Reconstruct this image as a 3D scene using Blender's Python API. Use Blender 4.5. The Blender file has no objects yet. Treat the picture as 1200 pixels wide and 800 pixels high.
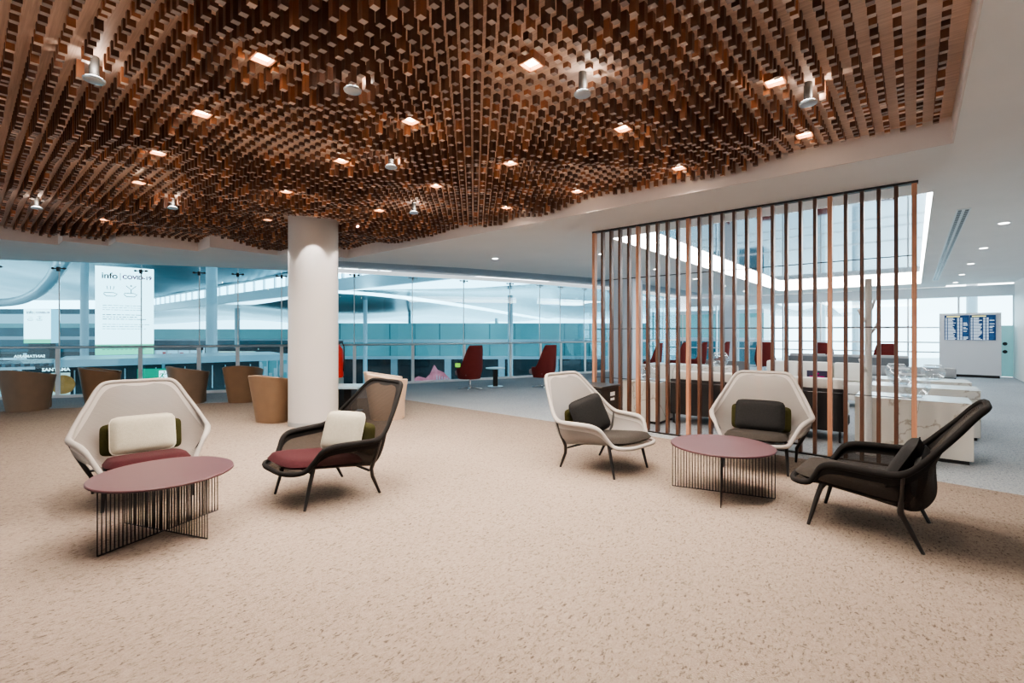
import bpy, bmesh, math, random
from mathutils import Vector, Matrix
from mathutils.geometry import tessellate_polygon
random.seed(7)
sc = bpy.context.scene
COL = sc.collection
PI = math.pi
ANG = math.atan2(-0.648, 0.7615)          # the building grid: local x = a, local y = b
CA, SA = math.cos(ANG), math.sin(ANG)
CAM_Z, F, HV = 1.35, 554.0, 390.0
def AB(a, b, z=0.0): return Vector((a*CA - b*SA, a*SA + b*CA, z))
def fl(u, v, z=0.0):                        # where the photograph shows a point of height z
    Y = (CAM_Z - z)*F/(v - HV); return Vector(((u-600)/F*Y, Y, z))
def dp(u, v, Y): return Vector(((u-600)/F*Y, Y, CAM_Z - (v-HV)*Y/F))

# ------------------------------------------------------------------ materials
def new_mat(name):
    m = bpy.data.materials.new(name); m.use_nodes = True
    nt = m.node_tree; nt.nodes.clear()
    out = nt.nodes.new('ShaderNodeOutputMaterial')
    return m, nt, out
def N(nt, t, **kw):
    n = nt.nodes.new(t)
    for k, v in kw.items():
        if k in n.inputs: n.inputs[k].default_value = v
        else: setattr(n, k, v)
    return n
def pbr(name, col, rough=.5, metal=0., spec=.5, noise=0., nscale=8., bump=0., bscale=200., emis=None, estr=0.):
    m, nt, out = new_mat(name)
    p = N(nt, 'ShaderNodeBsdfPrincipled')
    p.inputs['Base Color'].default_value = (*col, 1); p.inputs['Roughness'].default_value = rough
    p.inputs['Metallic'].default_value = metal; p.inputs['Specular IOR Level'].default_value = spec
    if emis: p.inputs['Emission Color'].default_value = (*emis, 1); p.inputs['Emission Strength'].default_value = estr
    tc = N(nt, 'ShaderNodeTexCoord')
    if noise > 0:
        n = N(nt, 'ShaderNodeTexNoise', Scale=nscale, Detail=4.)
        nt.links.new(tc.outputs['Object'], n.inputs['Vector'])
        r = N(nt, 'ShaderNodeValToRGB')
        r.color_ramp.elements[0].position = .3; r.color_ramp.elements[1].position = .7
        r.color_ramp.elements[0].color = (*[c*(1-noise) for c in col], 1)
        r.color_ramp.elements[1].color = (*[min(1, c*(1+noise)) for c in col], 1)
        nt.links.new(n.outputs['Fac'], r.inputs['Fac']); nt.links.new(r.outputs['Color'], p.inputs['Base Color'])
    if bump > 0:
        n2 = N(nt, 'ShaderNodeTexNoise', Scale=bscale, Detail=2.)
        nt.links.new(tc.outputs['Object'], n2.inputs['Vector'])
        b = N(nt, 'ShaderNodeBump', Strength=bump, Distance=.01)
        nt.links.new(n2.outputs['Fac'], b.inputs['Height']); nt.links.new(b.outputs['Normal'], p.inputs['Normal'])
    nt.links.new(p.outputs[0], out.inputs['Surface'])
    return m
def emit(name, col, s):
    m, nt, out = new_mat(name)
    e = N(nt, 'ShaderNodeEmission'); e.inputs[0].default_value = (*col, 1); e.inputs[1].default_value = s
    nt.links.new(e.outputs[0], out.inputs['Surface']); return m
def glass(name, tint, refl=.07, rough=0., gcol=(1,1,1)):
    m, nt, out = new_mat(name)
    t = N(nt, 'ShaderNodeBsdfTransparent'); t.inputs[0].default_value = (*tint, 1)
    g = N(nt, 'ShaderNodeBsdfGlossy'); g.inputs['Roughness'].default_value = rough; g.inputs[0].default_value = (*gcol, 1)
    lw = N(nt, 'ShaderNodeLayerWeight'); lw.inputs['Blend'].default_value = .35
    mu = N(nt, 'ShaderNodeMath', operation='MULTIPLY_ADD'); mu.inputs[1].default_value = .3; mu.inputs[2].default_value = refl
    nt.links.new(lw.outputs['Fresnel'], mu.inputs[0])
    mx = N(nt, 'ShaderNodeMixShader')
    nt.links.new(mu.outputs[0], mx.inputs[0]); nt.links.new(t.outputs[0], mx.inputs[1]); nt.links.new(g.outputs[0], mx.inputs[2])
    nt.links.new(mx.outputs[0], out.inputs['Surface']); return m
def mesh_fabric(name, col, openness, rough=.9):
    m, nt, out = new_mat(name)
    p = N(nt, 'ShaderNodeBsdfPrincipled'); p.inputs['Base Color'].default_value = (*col, 1); p.inputs['Roughness'].default_value = rough
    p.inputs['Specular IOR Level'].default_value = .2
    t = N(nt, 'ShaderNodeBsdfTransparent')
    tc = N(nt, 'ShaderNodeTexCoord')
    w = N(nt, 'ShaderNodeTexWave', Scale=38., Distortion=3., Detail=1.); w.bands_direction = 'Z'
    nt.links.new(tc.outputs['Object'], w.inputs['Vector'])
    mr = N(nt, 'ShaderNodeMapRange'); mr.inputs['To Min'].default_value = openness*.65; mr.inputs['To Max'].default_value = openness*1.35
    nt.links.new(w.outputs['Fac'], mr.inputs['Value'])
    mx = N(nt, 'ShaderNodeMixShader')
    nt.links.new(mr.outputs[0], mx.inputs[0]); nt.links.new(p.outputs[0], mx.inputs[1]); nt.links.new(t.outputs[0], mx.inputs[2])
    nt.links.new(mx.outputs[0], out.inputs['Surface']); return m
def carpet(name, base, dark, light, sc_=26., stretch=(1., 2.2, 1.)):
    m, nt, out = new_mat(name)
    p = N(nt, 'ShaderNodeBsdfPrincipled'); p.inputs['Roughness'].default_value = .95; p.inputs['Specular IOR Level'].default_value = .1
    tc = N(nt, 'ShaderNodeTexCoord'); rt = N(nt, 'ShaderNodeMapping'); rt.inputs['Rotation'].default_value = (0, 0, -ANG)
    mp = N(nt, 'ShaderNodeMapping'); mp.inputs['Scale'].default_value = stretch
    nt.links.new(tc.outputs['Object'], rt.inputs['Vector']); nt.links.new(rt.outputs[0], mp.inputs['Vector'])
    n1 = N(nt, 'ShaderNodeTexNoise', Scale=sc_, Detail=4., Roughness=.6, Distortion=.9)
    nt.links.new(mp.outputs[0], n1.inputs['Vector'])
    r = N(nt, 'ShaderNodeValToRGB'); e = r.color_ramp.elements
    e[0].position = .34; e[0].color = (*dark, 1); e[1].position = .68; e[1].color = (*light, 1)
    k = e.new(.43); k.color = (*base, 1)
    nt.links.new(n1.outputs['Fac'], r.inputs['Fac'])
    n2 = N(nt, 'ShaderNodeTexNoise', Scale=.7, Detail=3.)
    nt.links.new(tc.outputs['Object'], n2.inputs['Vector'])
    mr = N(nt, 'ShaderNodeMapRange'); mr.inputs['From Min'].default_value = .3; mr.inputs['From Max'].default_value = .7
    mr.inputs['To Min'].default_value = .93; mr.inputs['To Max'].default_value = 1.05
    nt.links.new(n2.outputs['Fac'], mr.inputs['Value'])
    mul = N(nt, 'ShaderNodeMix', data_type='RGBA', blend_type='MULTIPLY'); mul.inputs[0].default_value = 1.
    nt.links.new(r.outputs['Color'], mul.inputs[6]); nt.links.new(mr.outputs[0], mul.inputs[7])
    nt.links.new(mul.outputs[2], p.inputs['Base Color'])
    b = N(nt, 'ShaderNodeBump', Strength=.35, Distance=.01)
    n3 = N(nt, 'ShaderNodeTexNoise', Scale=140., Detail=2.); nt.links.new(tc.outputs['Object'], n3.inputs['Vector'])
    nt.links.new(n3.outputs['Fac'], b.inputs['Height']); nt.links.new(b.outputs['Normal'], p.inputs['Normal'])
    nt.links.new(p.outputs[0], out.inputs['Surface']); return m
def wood(name, c1, c2, axis_scale=(2., 60., 2.), rough=.45, sc_=1.):
    m, nt, out = new_mat(name)
    p = N(nt, 'ShaderNodeBsdfPrincipled'); p.inputs['Roughness'].default_value = rough
    tc = N(nt, 'ShaderNodeTexCoord'); mp = N(nt, 'ShaderNodeMapping'); mp.inputs['Scale'].default_value = axis_scale
    nt.links.new(tc.outputs['Object'], mp.inputs['Vector'])
    n = N(nt, 'ShaderNodeTexNoise', Scale=sc_, Detail=6., Roughness=.6, Distortion=1.2); nt.links.new(mp.outputs[0], n.inputs['Vector'])
    r = N(nt, 'ShaderNodeValToRGB'); e = r.color_ramp.elements
    e[0].position = .3; e[0].color = (*c1, 1); e[1].position = .7; e[1].color = (*c2, 1)
    nt.links.new(n.outputs['Fac'], r.inputs['Fac']); nt.links.new(r.outputs['Color'], p.inputs['Base Color'])
    nt.links.new(p.outputs[0], out.inputs['Surface']); return m
def attr_ramp(name, attr, stops, rough=.4):
    m, nt, out = new_mat(name)
    p = N(nt, 'ShaderNodeBsdfPrincipled'); p.inputs['Roughness'].default_value = rough
    a = N(nt, 'ShaderNodeAttribute', attribute_name=attr)
    r = N(nt, 'ShaderNodeValToRGB'); e = r.color_ramp.elements
    e[0].position = stops[0][0]; e[0].color = (*stops[0][1], 1); e[1].position = stops[-1][0]; e[1].color = (*stops[-1][1], 1)
    for pos, c in stops[1:-1]:
        k = e.new(pos); k.color = (*c, 1)
    nt.links.new(a.outputs['Fac'], r.inputs['Fac']); nt.links.new(r.outputs['Color'], p.inputs['Base Color'])
    nt.links.new(p.outputs[0], out.inputs['Surface']); return m
def marble(name):
    m, nt, out = new_mat(name)
    p = N(nt, 'ShaderNodeBsdfPrincipled'); p.inputs['Roughness'].default_value = .22
    tc = N(nt, 'ShaderNodeTexCoord')
    mp = N(nt, 'ShaderNodeMapping'); mp.inputs['Rotation'].default_value = (.5, .7, .4)
    nt.links.new(tc.outputs['Object'], mp.inputs['Vector'])
    n = N(nt, 'ShaderNodeTexNoise', Scale=1.05, Detail=6., Roughness=.5, Distortion=.7); nt.links.new(mp.outputs[0], n.inputs['Vector'])
    r = N(nt, 'ShaderNodeValToRGB'); e = r.color_ramp.elements
    e[0].position = .490; e[0].color = (.72, .69, .63, 1); e[1].position = .510; e[1].color = (.74, .71, .65, 1)
    k = e.new(.5); k.color = (.44, .39, .33, 1)
    nt.links.new(n.outputs['Fac'], r.inputs['Fac']); nt.links.new(r.outputs['Color'], p.inputs['Base Color'])
    nt.links.new(p.outputs[0], out.inputs['Surface']); return m

M = {}
M['carpet_beige'] = carpet('beige carpet', (.262, .206, .166), (.115, .088, .069), (.325, .262, .215), 36., (2.1, 1., 1.))
M['carpet_grey'] = carpet('grey carpet', (.315, .345, .37), (.17, .19, .21), (.42, .45, .475), 36., (2.1, 1., 1.))
M['strip'] = pbr('floor strip', (.25, .27, .29), .5)
M['plaster'] = pbr('ceiling plaster', (.91, .885, .855), .8, noise=.02, nscale=1.5)
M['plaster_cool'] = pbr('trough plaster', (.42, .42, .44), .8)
M['fascia'] = pbr('coffer fascia', (.78, .70, .66), .75, noise=.02)
M['panel_wood'] = wood('walnut panel', (.52, .365, .285), (.76, .58, .475), (2.2, 55., 2.), .5)
M['peg_side'] = attr_ramp('peg wood', 'rnd', [(.0, (.11, .055, .038)), (.5, (.17, .08, .05)), (.72, (.24, .11, .06)), (.8, (.38, .16, .08)), (1., (.48, .21, .11))], .4)  # brown wood; the orange end paints in light on the peg sides
M['peg_end'] = attr_ramp('peg end grain', 'rnd', [(.0, (.30, .25, .235)), (.70, (.40, .33, .30)), (.8, (.80, .62, .52)), (1., (.92, .75, .65))], .55)  # pale end grain; brightest stops paint in light caught by some ends
M['column'] = pbr('column render', (.56, .53, .505), .45, spec=.4, noise=.015, nscale=2.)
M['column_cool'] = pbr('cool column', (.62, .65, .70), .45)
M['white_metal'] = pbr('white steel', (.82, .86, .88), .35)
M['head_lit'] = pbr('glazing head', (.85, .88, .9), .35, emis=(.9, .97, 1.), estr=.55)  # emission paints the hall's light onto this trim; it is no lamp
M['steel'] = pbr('brushed steel', (.60, .64, .67), .3, .8)
M['chrome'] = pbr('chrome', (.75, .77, .8), .12, 1.)
M['black_metal'] = pbr('black metal', (.018, .016, .016), .4)
M['glass_hall'] = glass('hall glazing', (.55, .78, .86), .015)
M['glass_win'] = glass('window glazing', (.76, .92, .97), .05)
M['glass_clear'] = glass('clear glass', (.92, .95, .97), .12)
M['slat_dark'] = wood('dark walnut slat', (.06, .026, .016), (.13, .058, .034), (30., 30., 1.5), .35)
M['slat_copper'] = wood('copper tone slat', (.38, .17, .095), (.52, .26, .16), (30., 30., 1.5), .35)
M['knit_white'] = mesh_fabric('pale grey knit', (.30, .275, .255), .30)
M['knit_white_solid'] = pbr('pale grey knit edge', (.37, .34, .315), .9, bump=.3, bscale=300., spec=.2)
M['knit_black'] = mesh_fabric('black knit', (.019, .0145, .012), .13)
M['knit_black_solid'] = pbr('black knit edge', (.010, .0085, .008), .9, bump=.3, bscale=300., spec=.25)
M['burgundy'] = pbr('burgundy felt', (.044, .009, .012), .9, noise=.12, nscale=60., bump=.2, spec=.2)
M['charcoal'] = pbr('charcoal felt', (.017, .0165, .0165), .9, noise=.15, nscale=60., bump=.2, spec=.2)
M['taupe_felt'] = pbr('dark taupe felt', (.034, .029, .025), .9, noise=.12, nscale=60., bump=.2, spec=.2)
M['olive'] = pbr('olive felt', (.036, .034, .010), .9, noise=.12, nscale=60., bump=.2, spec=.2)
M['cream'] = pbr('cream linen', (.42, .39, .31), .9, noise=.05, nscale=50., bump=.25, spec=.2)
M['piping'] = pbr('cream piping', (.55, .52, .43), .8)
M['table_top'] = pbr('burgundy lacquer', (.080, .032, .037), .42, spec=.35)
M['tub'] = pbr('brown leather', (.20, .125, .075), .42, noise=.06, nscale=6.)
M['tub_grey'] = pbr('taupe leather', (.225, .165, .12), .42, noise=.06, nscale=6.)
M['tub_beige'] = pbr('beige leather', (.60, .44, .32), .45, noise=.05, nscale=6.)
M['maroon'] = pbr('maroon wool', (.135, .024, .022), .85, noise=.1, nscale=60., spec=.2)
M['grey_seat'] = pbr('dusky grey wool', (.28, .22, .22), .9)
M['marble'] = marble('veined cream marble')
M['white_leather'] = pbr('ivory leather', (.76, .73, .67), .45, spec=.4)
M['grey_fabric'] = pbr('slate fabric', (.14, .15, .16), .85)
M['mid_grey'] = pbr('mid grey fabric', (.34, .35, .36), .85)
M['black_fabric'] = pbr('black board', (.022, .020, .020), .7)
M['cabinet'] = pbr('black brown laminate', (.028, .024, .022), .35)
M['white_paint'] = pbr('white paint', (.82, .81, .79), .5)
M['kiosk'] = pbr('kiosk laminate', (.66, .66, .68), .4)
M['led'] = emit('cove light', (1., .985, .96), 15.)
M['mirror'] = pbr('gloss stretch ceiling', (.62, .66, .70), .04, .85)
M['lamp_warm'] = emit('warm lamp', (1., .78, .55), 14.)
M['lamp_cool'] = emit('downlight lamp', (1., .97, .93), 9.)
M['red'] = pbr('red enamel', (.62, .025, .015), .3)
M['screen_dark'] = emit('screen dark blue', (.02, .05, .12), 1.)
M['screen_row'] = emit('screen rows', (.62, .76, .9), 1.0)
M['screen_yellow'] = emit('screen header', (.95, .9, .35), 1.1)
M['screen_blue'] = emit('screen cells', (.03, .09, .20), 1.)
M['hall_white'] = pbr('hall white panel', (.72, .78, .82), .3, spec=.6, noise=.05, nscale=.15)
M['hall_roof'] = pbr('hall roof metal', (.30, .40, .45), .24, .75, noise=.14, nscale=.25)
M['hall_roof_dark'] = pbr('upper roof metal', (.20, .28, .32), .30, .6, noise=.16, nscale=.25)
M['hall_floor'] = pbr('hall stone floor', (.55, .60, .64), .3)
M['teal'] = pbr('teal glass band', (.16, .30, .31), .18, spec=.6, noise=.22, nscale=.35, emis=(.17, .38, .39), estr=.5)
M['teal_dark'] = pbr('dark teal band', (.05, .16, .20), .2, noise=.25, nscale=.6)
M['shop_dark'] = pbr('dark shopfront', (.025, .030, .034), .25, noise=.4, nscale=1.2)
M['white_glow'] = emit('white_glow', (.90, .97, 1.), 6.)  # white emission for the far sky band and the painted roof streak
M['clerestory'] = emit('clerestory daylight', (.80, .95, 1.), 6.0)
M['sign_white'] = emit('sign face', (.95, 1., .99), 4.)
M['sign_side'] = emit('sign side face', (.45, .80, .92), 1.5)
M['sign_green'] = emit('green sign strip', (.25, .80, .45), 1.8)
M['exit_green'] = emit('exit sign green', (.02, .50, .28), 1.)
M['sign_ink'] = pbr('sign ink', (.03, .04, .045), .6)
M['ink_grey'] = pbr('pale sign ink', (.35, .42, .44), .6)
M['ink_magenta'] = emit('magenta ink', (.40, .004, .13), .8)
M['letter_white'] = emit('lit letters', (1., .98, .92), 2.4)
M['shop_bright'] = emit('lit shop interior', (1., .90, .74), 1.1)
M['shop_red'] = emit('lit red shop', (.75, .10, .10), .9)
M['shop_cool'] = emit('lit cool shop', (.72, .90, 1.), 1.0)
M['yellow'] = emit('yellow sign', (.75, .95, .10), 1.)
M['pink'] = pbr('poster pink', (.75, .28, .28), .6, noise=.6, nscale=2.5, emis=(.9, .12, .16), estr=.7)
M['orange'] = pbr('poster orange', (.45, .16, .04), .6, noise=.4, nscale=6., emis=(.8, .25, .04), estr=.25)
M['apron'] = pbr('concrete apron', (.75, .77, .78), .8, noise=.05, nscale=.05)
M['placard'] = pbr('dark placard', (.035, .03, .06), .4)
M['stem'] = pbr('lamp stem', (.07, .07, .07), .5)
M['plastic_grey'] = pbr('teal grey plastic', (.18, .27, .30), .5)
M['table_pale'] = pbr('pale blue laminate', (.45, .62, .70), .3)

# ------------------------------------------------------------------ mesh builder
class MB:
    def __init__(s): s.v = []; s.f = []; s.m = []; s.fa = []
    def add(s, vs, fs, mi=0, T=None):
        o = len(s.v)
        s.v += [(T @ Vector(p)) if T else Vector(p) for p in vs]
        for f in fs: s.f.append([i+o for i in f]); s.m.append(mi)
        return s
    def box(s, c, d, mi=0, rz=0., T=None, bev=0.):
        x, y, z = [k/2 for k in d]
        R = Matrix.Translation(Vector(c)) @ Matrix.Rotation(rz, 4, 'Z')
        if T: R = T @ R
        if bev > 0:
            bm = bmesh.new(); bmesh.ops.create_cube(bm, size=1., matrix=Matrix.Diagonal((*d, 1)))
            bmesh.ops.bevel(bm, geom=bm.edges[:], offset=bev, segments=2, affect='EDGES', profile=.5)
            bm.verts.index_update()
            s.add([v.co.copy() for v in bm.verts], [[v.index for v in f.verts] for f in bm.faces], mi, R); bm.free(); return s
        vs = [(-x,-y,-z),(x,-y,-z),(x,y,-z),(-x,y,-z),(-x,-y,z),(x,-y,z),(x,y,z),(-x,y,z)]
        return s.add(vs, [(0,3,2,1),(4,5,6,7),(0,1,5,4),(1,2,6,5),(2,3,7,6),(3,0,4,7)], mi, R)
    def tube(s, pts, r, seg=8, mi=0, closed=False, flat=None):
        pts = [Vector(p) for p in pts]; n = len(pts)
        rs = r if isinstance(r, (list, tuple)) else [r]*n
        rings = []; up = None
        for i, p in enumerate(pts):
            a = pts[(i-1) % n] if (closed or i > 0) else p
            b = pts[(i+1) % n] if (closed or i < n-1) else p
            t = (b-a).normalized()
            if up is None:
                up = Vector((0,0,1)) if abs(t.z) < .9 else Vector((1,0,0))
            x = up.cross(t)
            if x.length < 1e-4: x = Vector((1,0,0)).cross(t)
            x.normalize(); y = t.cross(x).normalized(); up = y
            rings.append([p + (x*math.cos(2*PI*k/seg) + y*math.sin(2*PI*k/seg))*rs[i] for k in range(seg)])
        vs = [q for rg in rings for q in rg]; fs = []
        for i in range(n if closed else n-1):
            j = (i+1) % n
            for k in range(seg):
                k2 = (k+1) % seg
                fs.append((i*seg+k, i*seg+k2, j*seg+k2, j*seg+k))
        if not closed:
            fs.append(tuple(range(seg))[::-1]); fs.append(tuple((n-1)*seg+k for k in range(seg)))
        return s.add(vs, fs, mi)
    def lathe(s, prof, c=(0,0,0), seg=24, mi=0, caps=True):
        vs = []; fs = []
        for r, z in prof:
            for k in range(seg):
                vs.append((c[0]+r*math.cos(2*PI*k/seg), c[1]+r*math.sin(2*PI*k/seg), c[2]+z))
        for i in range(len(prof)-1):
            for k in range(seg):
                k2 = (k+1) % seg
                fs.append((i*seg+k, i*seg+k2, (i+1)*seg+k2, (i+1)*seg+k))
        if caps:
            fs.append(tuple(range(seg))[::-1]); fs.append(tuple((len(prof)-1)*seg+k for k in range(seg)))
        return s.add(vs, fs, mi)
    def grid(s, rows, mi=0, mifn=None, T=None):
        nr, nc = len(rows), len(rows[0]); o = len(s.v)
        s.v += [(T @ Vector(p)) if T else Vector(p) for r in rows for p in r]
        for i in range(nr-1):
            for j in range(nc-1):
                s.f.append([o+i*nc+j, o+i*nc+j+1, o+(i+1)*nc+j+1, o+(i+1)*nc+j])
                s.m.append(mifn(i, j) if mifn else mi)
        return s
    def prism(s, poly, z0, z1, holes=(), mi=0, mi_bottom=None):
        loops = [[Vector((p[0], p[1], 0)) for p in poly]] + [[Vector((p[0], p[1], 0)) for p in h] for h in holes]
        tris = tessellate_polygon(loops); flat = [p for l in loops for p in l]; n = len(flat)
        vs = [(p.x, p.y, z0) for p in flat] + [(p.x, p.y, z1) for p in flat]
        o = len(s.v); s.v += [Vector(v) for v in vs]
        for t in tris:
            s.f.append([o+i for i in t]); s.m.append(mi if mi_bottom is None else mi_bottom)
            s.f.append([o+n+i for i in t][::-1]); s.m.append(mi)
        k = 0
        for l in loops:
            for i in range(len(l)):
                j = (i+1) % len(l)
                s.f.append([o+k+i, o+k+j, o+n+k+j, o+n+k+i]); s.m.append(mi)
            k += len(l)
        return s
    def build(s, name, mats, parent=None, loc=None, rz=0., smooth=False, angle=None, recalc=True):
        me = bpy.data.meshes.new(name)
        me.from_pydata([tuple(v) for v in s.v], [], s.f)
        if not isinstance(mats, (list, tuple)): mats = [mats]
        for m in mats: me.materials.append(m)
        for p, mi in zip(me.polygons, s.m): p.material_index = mi
        if recalc:
            bm = bmesh.new(); bm.from_mesh(me); bmesh.ops.recalc_face_normals(bm, faces=bm.faces); bm.to_mesh(me); bm.free()
        if smooth:
            me.polygons.foreach_set('use_smooth', [True]*len(me.polygons))
            if angle: me.set_sharp_from_angle(angle=angle)
        me.update()
        o = bpy.data.objects.new(name, me); COL.objects.link(o)
        if parent: o.parent = parent
        if loc is not None: o.location = loc
        o.rotation_euler.z = rz
        return o
def thing(name, label, cat, loc=(0,0,0), rz=0., group=None):
    o = bpy.data.objects.new(name, None); COL.objects.link(o); o.empty_display_size = .1
    o.location = loc; o.rotation_euler.z = rz; o['label'] = label; o['category'] = cat
    if group: o['group'] = group
    return o
def tag(o, label, cat, group=None, kind=None):
    o['label'] = label; o['category'] = cat
    if group: o['group'] = group
    if kind: o['kind'] = kind
    return o
def struct(o): o['kind'] = 'structure'; return o
def sroot(name, loc=(0,0,0), rz=0.):
    o = bpy.data.objects.new(name, None); COL.objects.link(o); o.location = loc; o.rotation_euler.z = rz; o['kind'] = 'structure'; return o
KIDS = {}
def dup(root, loc, rz, label, group=None):
    r = root.copy(); COL.objects.link(r); r.location = loc; r.rotation_euler = (0, 0, rz); r['label'] = label
    if group: r['group'] = group
    for ch in [o for o in COL.objects if o.parent == root]:
        c = ch.copy(); COL.objects.link(c); c.parent = r
        for g in [o for o in COL.objects if o.parent == ch]:
            d = g.copy(); COL.objects.link(d); d.parent = c
    return r
def text(body, size, m, parent, loc, rot, align='LEFT', name='lettering', ext=.002, sx=1., bold=0.):
    cu = bpy.data.curves.new(name, 'FONT'); cu.body = body; cu.size = size; cu.extrude = ext; cu.align_x = align
    cu.offset = bold; cu.materials.append(m); tmp = bpy.data.objects.new('tmp_text', cu); COL.objects.link(tmp)
    me = bpy.data.meshes.new_from_object(tmp.evaluated_get(bpy.context.evaluated_depsgraph_get())); me.name = name
    bpy.data.objects.remove(tmp); bpy.data.curves.remove(cu)
    o = bpy.data.objects.new(name, me); COL.objects.link(o)
    o.parent = parent; o.location = loc; o.rotation_euler = rot; o.scale.x = sx; return o
def crom(pts, n):
    pts = [Vector(p) for p in pts]; out = []
    for i in range(len(pts)-1):
        p0 = pts[max(i-1, 0)]; p1 = pts[i]; p2 = pts[i+1]; p3 = pts[min(i+2, len(pts)-1)]
        for k in range(n):
            t = k/n
            out.append(.5*((2*p1) + (p2-p0)*t + (2*p0-5*p1+4*p2-p3)*t*t + (3*p1-p0-3*p2+p3)*t**3))
    out.append(pts[-1]); return out
def pillow_mb(w, h, t, nx=16, ny=14, mi=0, ex=4.5, pw=4.5):
    mb = MB()
    def surf(sg):
        rows = []
        for j in range(ny+1):
            row = []
            for i in range(nx+1):
                u = -1+2*i/nx; v = -1+2*j/ny
                k = (abs(u)**ex+abs(v)**ex)**(1/ex); mxx = max(abs(u), abs(v))
                q = mxx/k if k > 1e-6 else 1.
                uu, vv = u*q, v*q
                r = min(1, mxx)
                th = t/2*max(0, 1-r**pw)**.5 if r < 1 else 0.
                row.append((uu*w/2, vv*h/2, sg*th))
            rows.append(row)
        return rows
    mb.grid(surf(1), mi); mb.grid([r[::-1] for r in surf(-1)], mi)
    bm = bmesh.new()
    return mb
def outline(w, h, n=48, ex=4.5):
    pts = []
    for k in range(n):
        c, s_ = math.cos(2*PI*k/n), math.sin(2*PI*k/n)
        m = max(abs(c), abs(s_)); u, v = c/m, s_/m
        kk = (abs(u)**ex+abs(v)**ex)**(1/ex); q = 1/kk
        pts.append((u*q*w/2, v*q*h/2, 0))
    return pts

# ------------------------------------------------------------------ setting: floor, glazing, ceilings
gpts = [(-24, 9.6, 0), (-18, 9.0, 0), (-12.6, 9.25, 0), (-9.6, 9.9, 0), (-6.53, 10.84, 0), (-4.36, 11.85, 0), (-2.68, 12.72, 0), (-.08, 14.15, 0), (2.44, 15.9, 0), (5.0, 18.2, 0), (7.6, 21.0, 0)]
gcur = crom(gpts, 12)
def on_curve_u(u):
    t = (u-600)/F
    for p, q in zip(gcur, gcur[1:]):
        if p.y <= 0 or q.y <= 0: continue
        tp, tq = p.x/p.y, q.x/q.y
        if tp <= t <= tq: return p.lerp(q, (t-tp)/(tq-tp+1e-9))
    return None
W2b = 20.8; RWa = 2.3
cornerL = Vector((7.6, 21.0, 0))
flo = [(p.x, p.y) for p in gcur if p.x < 7.2] + [tuple(AB(-7.7, W2b).xy), tuple(AB(RWa+.2, W2b).xy), tuple(AB(RWa+.2, -9).xy), tuple(AB(-20, -9).xy)]
struct(MB().prism(flo, -.45, 0.).build('floor', M['carpet_grey']))
bp = [AB(-11.9, -9), AB(.72, -9), AB(.72, 5.72), AB(-.9, 5.86), AB(-8.4, 5.86), AB(-9.0, 4.9), AB(-10.0, 3.6), AB(-10.9, 2.2), AB(-11.9, .8)]
struct(MB().prism([tuple(p.xy) for p in bp], .0, .006).build('floor', M['carpet_beige']))
struct(MB().box((.80, -1.6, .004), (.12, 14.6, .008)).build('trim_1', M['strip'], None, (0,0,0), ANG))

# coffer outline in grid coordinates
COF = [(.23, -6.), (.23, 5.07), (-8.6, 5.07), (-8.6, 4.0), (-9.3, 4.0), (-9.3, 2.85), (-9.93, 2.85), (-9.93, 1.69), (-10.5, 1.69), (-10.5, 1.12), (-11.05, 1.12), (-11.05, .4), (-11.6, .4), (-11.6, -.4), (-12.2, -.4), (-12.2, -6.)]
WELL = (-3.65, .15, 6.72, 18.9)
ZS, ZP = 2.845, 3.05
W = [AB(a, b).xy for a, b in COF]
wl = [AB(a, b).xy for a, b in ((WELL[0], WELL[2]), (WELL[1], WELL[2]), (WELL[1], WELL[3]), (WELL[0], WELL[3]))]
sof = [(p.x, p.y) for p in gcur if p.x < -4.3] + [(-4.0, 9.7), (-3., 10.07), (-.99, 10.95), (2.13, 12.8), (5.2, 15.6), (7.6, 18.4)] + [tuple(AB(-5.0, W2b).xy), tuple(AB(.77, W2b).xy), tuple(AB(.77, -9).xy), tuple(AB(-20, -9).xy)]
struct(MB().prism(sof, ZS, 3.16, [[tuple(p) for p in W], [tuple(p) for p in wl]]).build('ceiling', M['plaster']))
# raised strip of ceiling along the right wall, with a shallow step
struct(MB().box((1.6, 5.9, 3.03), (1.66, 29.8, .28)).build('ceiling', M['plaster'], None, (0,0,0), ANG))
# trough by the glazing
tr = [(-4.0, 9.5), (-3., 9.9), (-.99, 10.8), (2.13, 12.6), (5.2, 15.4), (7.6, 18.2), (9.4, 22.4), (7.6, 21.3)] + [(p.x-.05, p.y+.15) for p in reversed(gcur) if -4.5 < p.x < 7.3]
struct(MB().prism(tr, 3.0, 3.15).build('ceiling', M['plaster_cool']))
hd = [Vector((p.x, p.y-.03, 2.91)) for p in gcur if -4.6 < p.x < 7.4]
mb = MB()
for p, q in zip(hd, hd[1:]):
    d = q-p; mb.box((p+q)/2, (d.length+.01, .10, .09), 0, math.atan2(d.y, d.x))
struct(mb.build('trim_2', M['head_lit']))
# coffer fascia lining
mb = MB()
for (a0, b0), (a1, b1) in zip(COF, COF[1:]+COF[:1]):
    L = math.hypot(a1-a0, b1-b0)
    mb.box(((a0+a1)/2, (b0+b1)/2, 2.945), (abs(a1-a0)+.012 if abs(a1-a0) > .01 else .012, abs(b1-b0)+.012 if abs(b1-b0) > .01 else .012, .212))
struct(mb.build('trim_3', M['fascia'], None, (0,0,0), ANG))
# right wall with window end
struct(MB().box((RWa+.15, 6., 1.45), (.3, 29.6, 2.9)).build('wall_right', M['white_paint'], None, (0,0,0), ANG))

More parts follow.
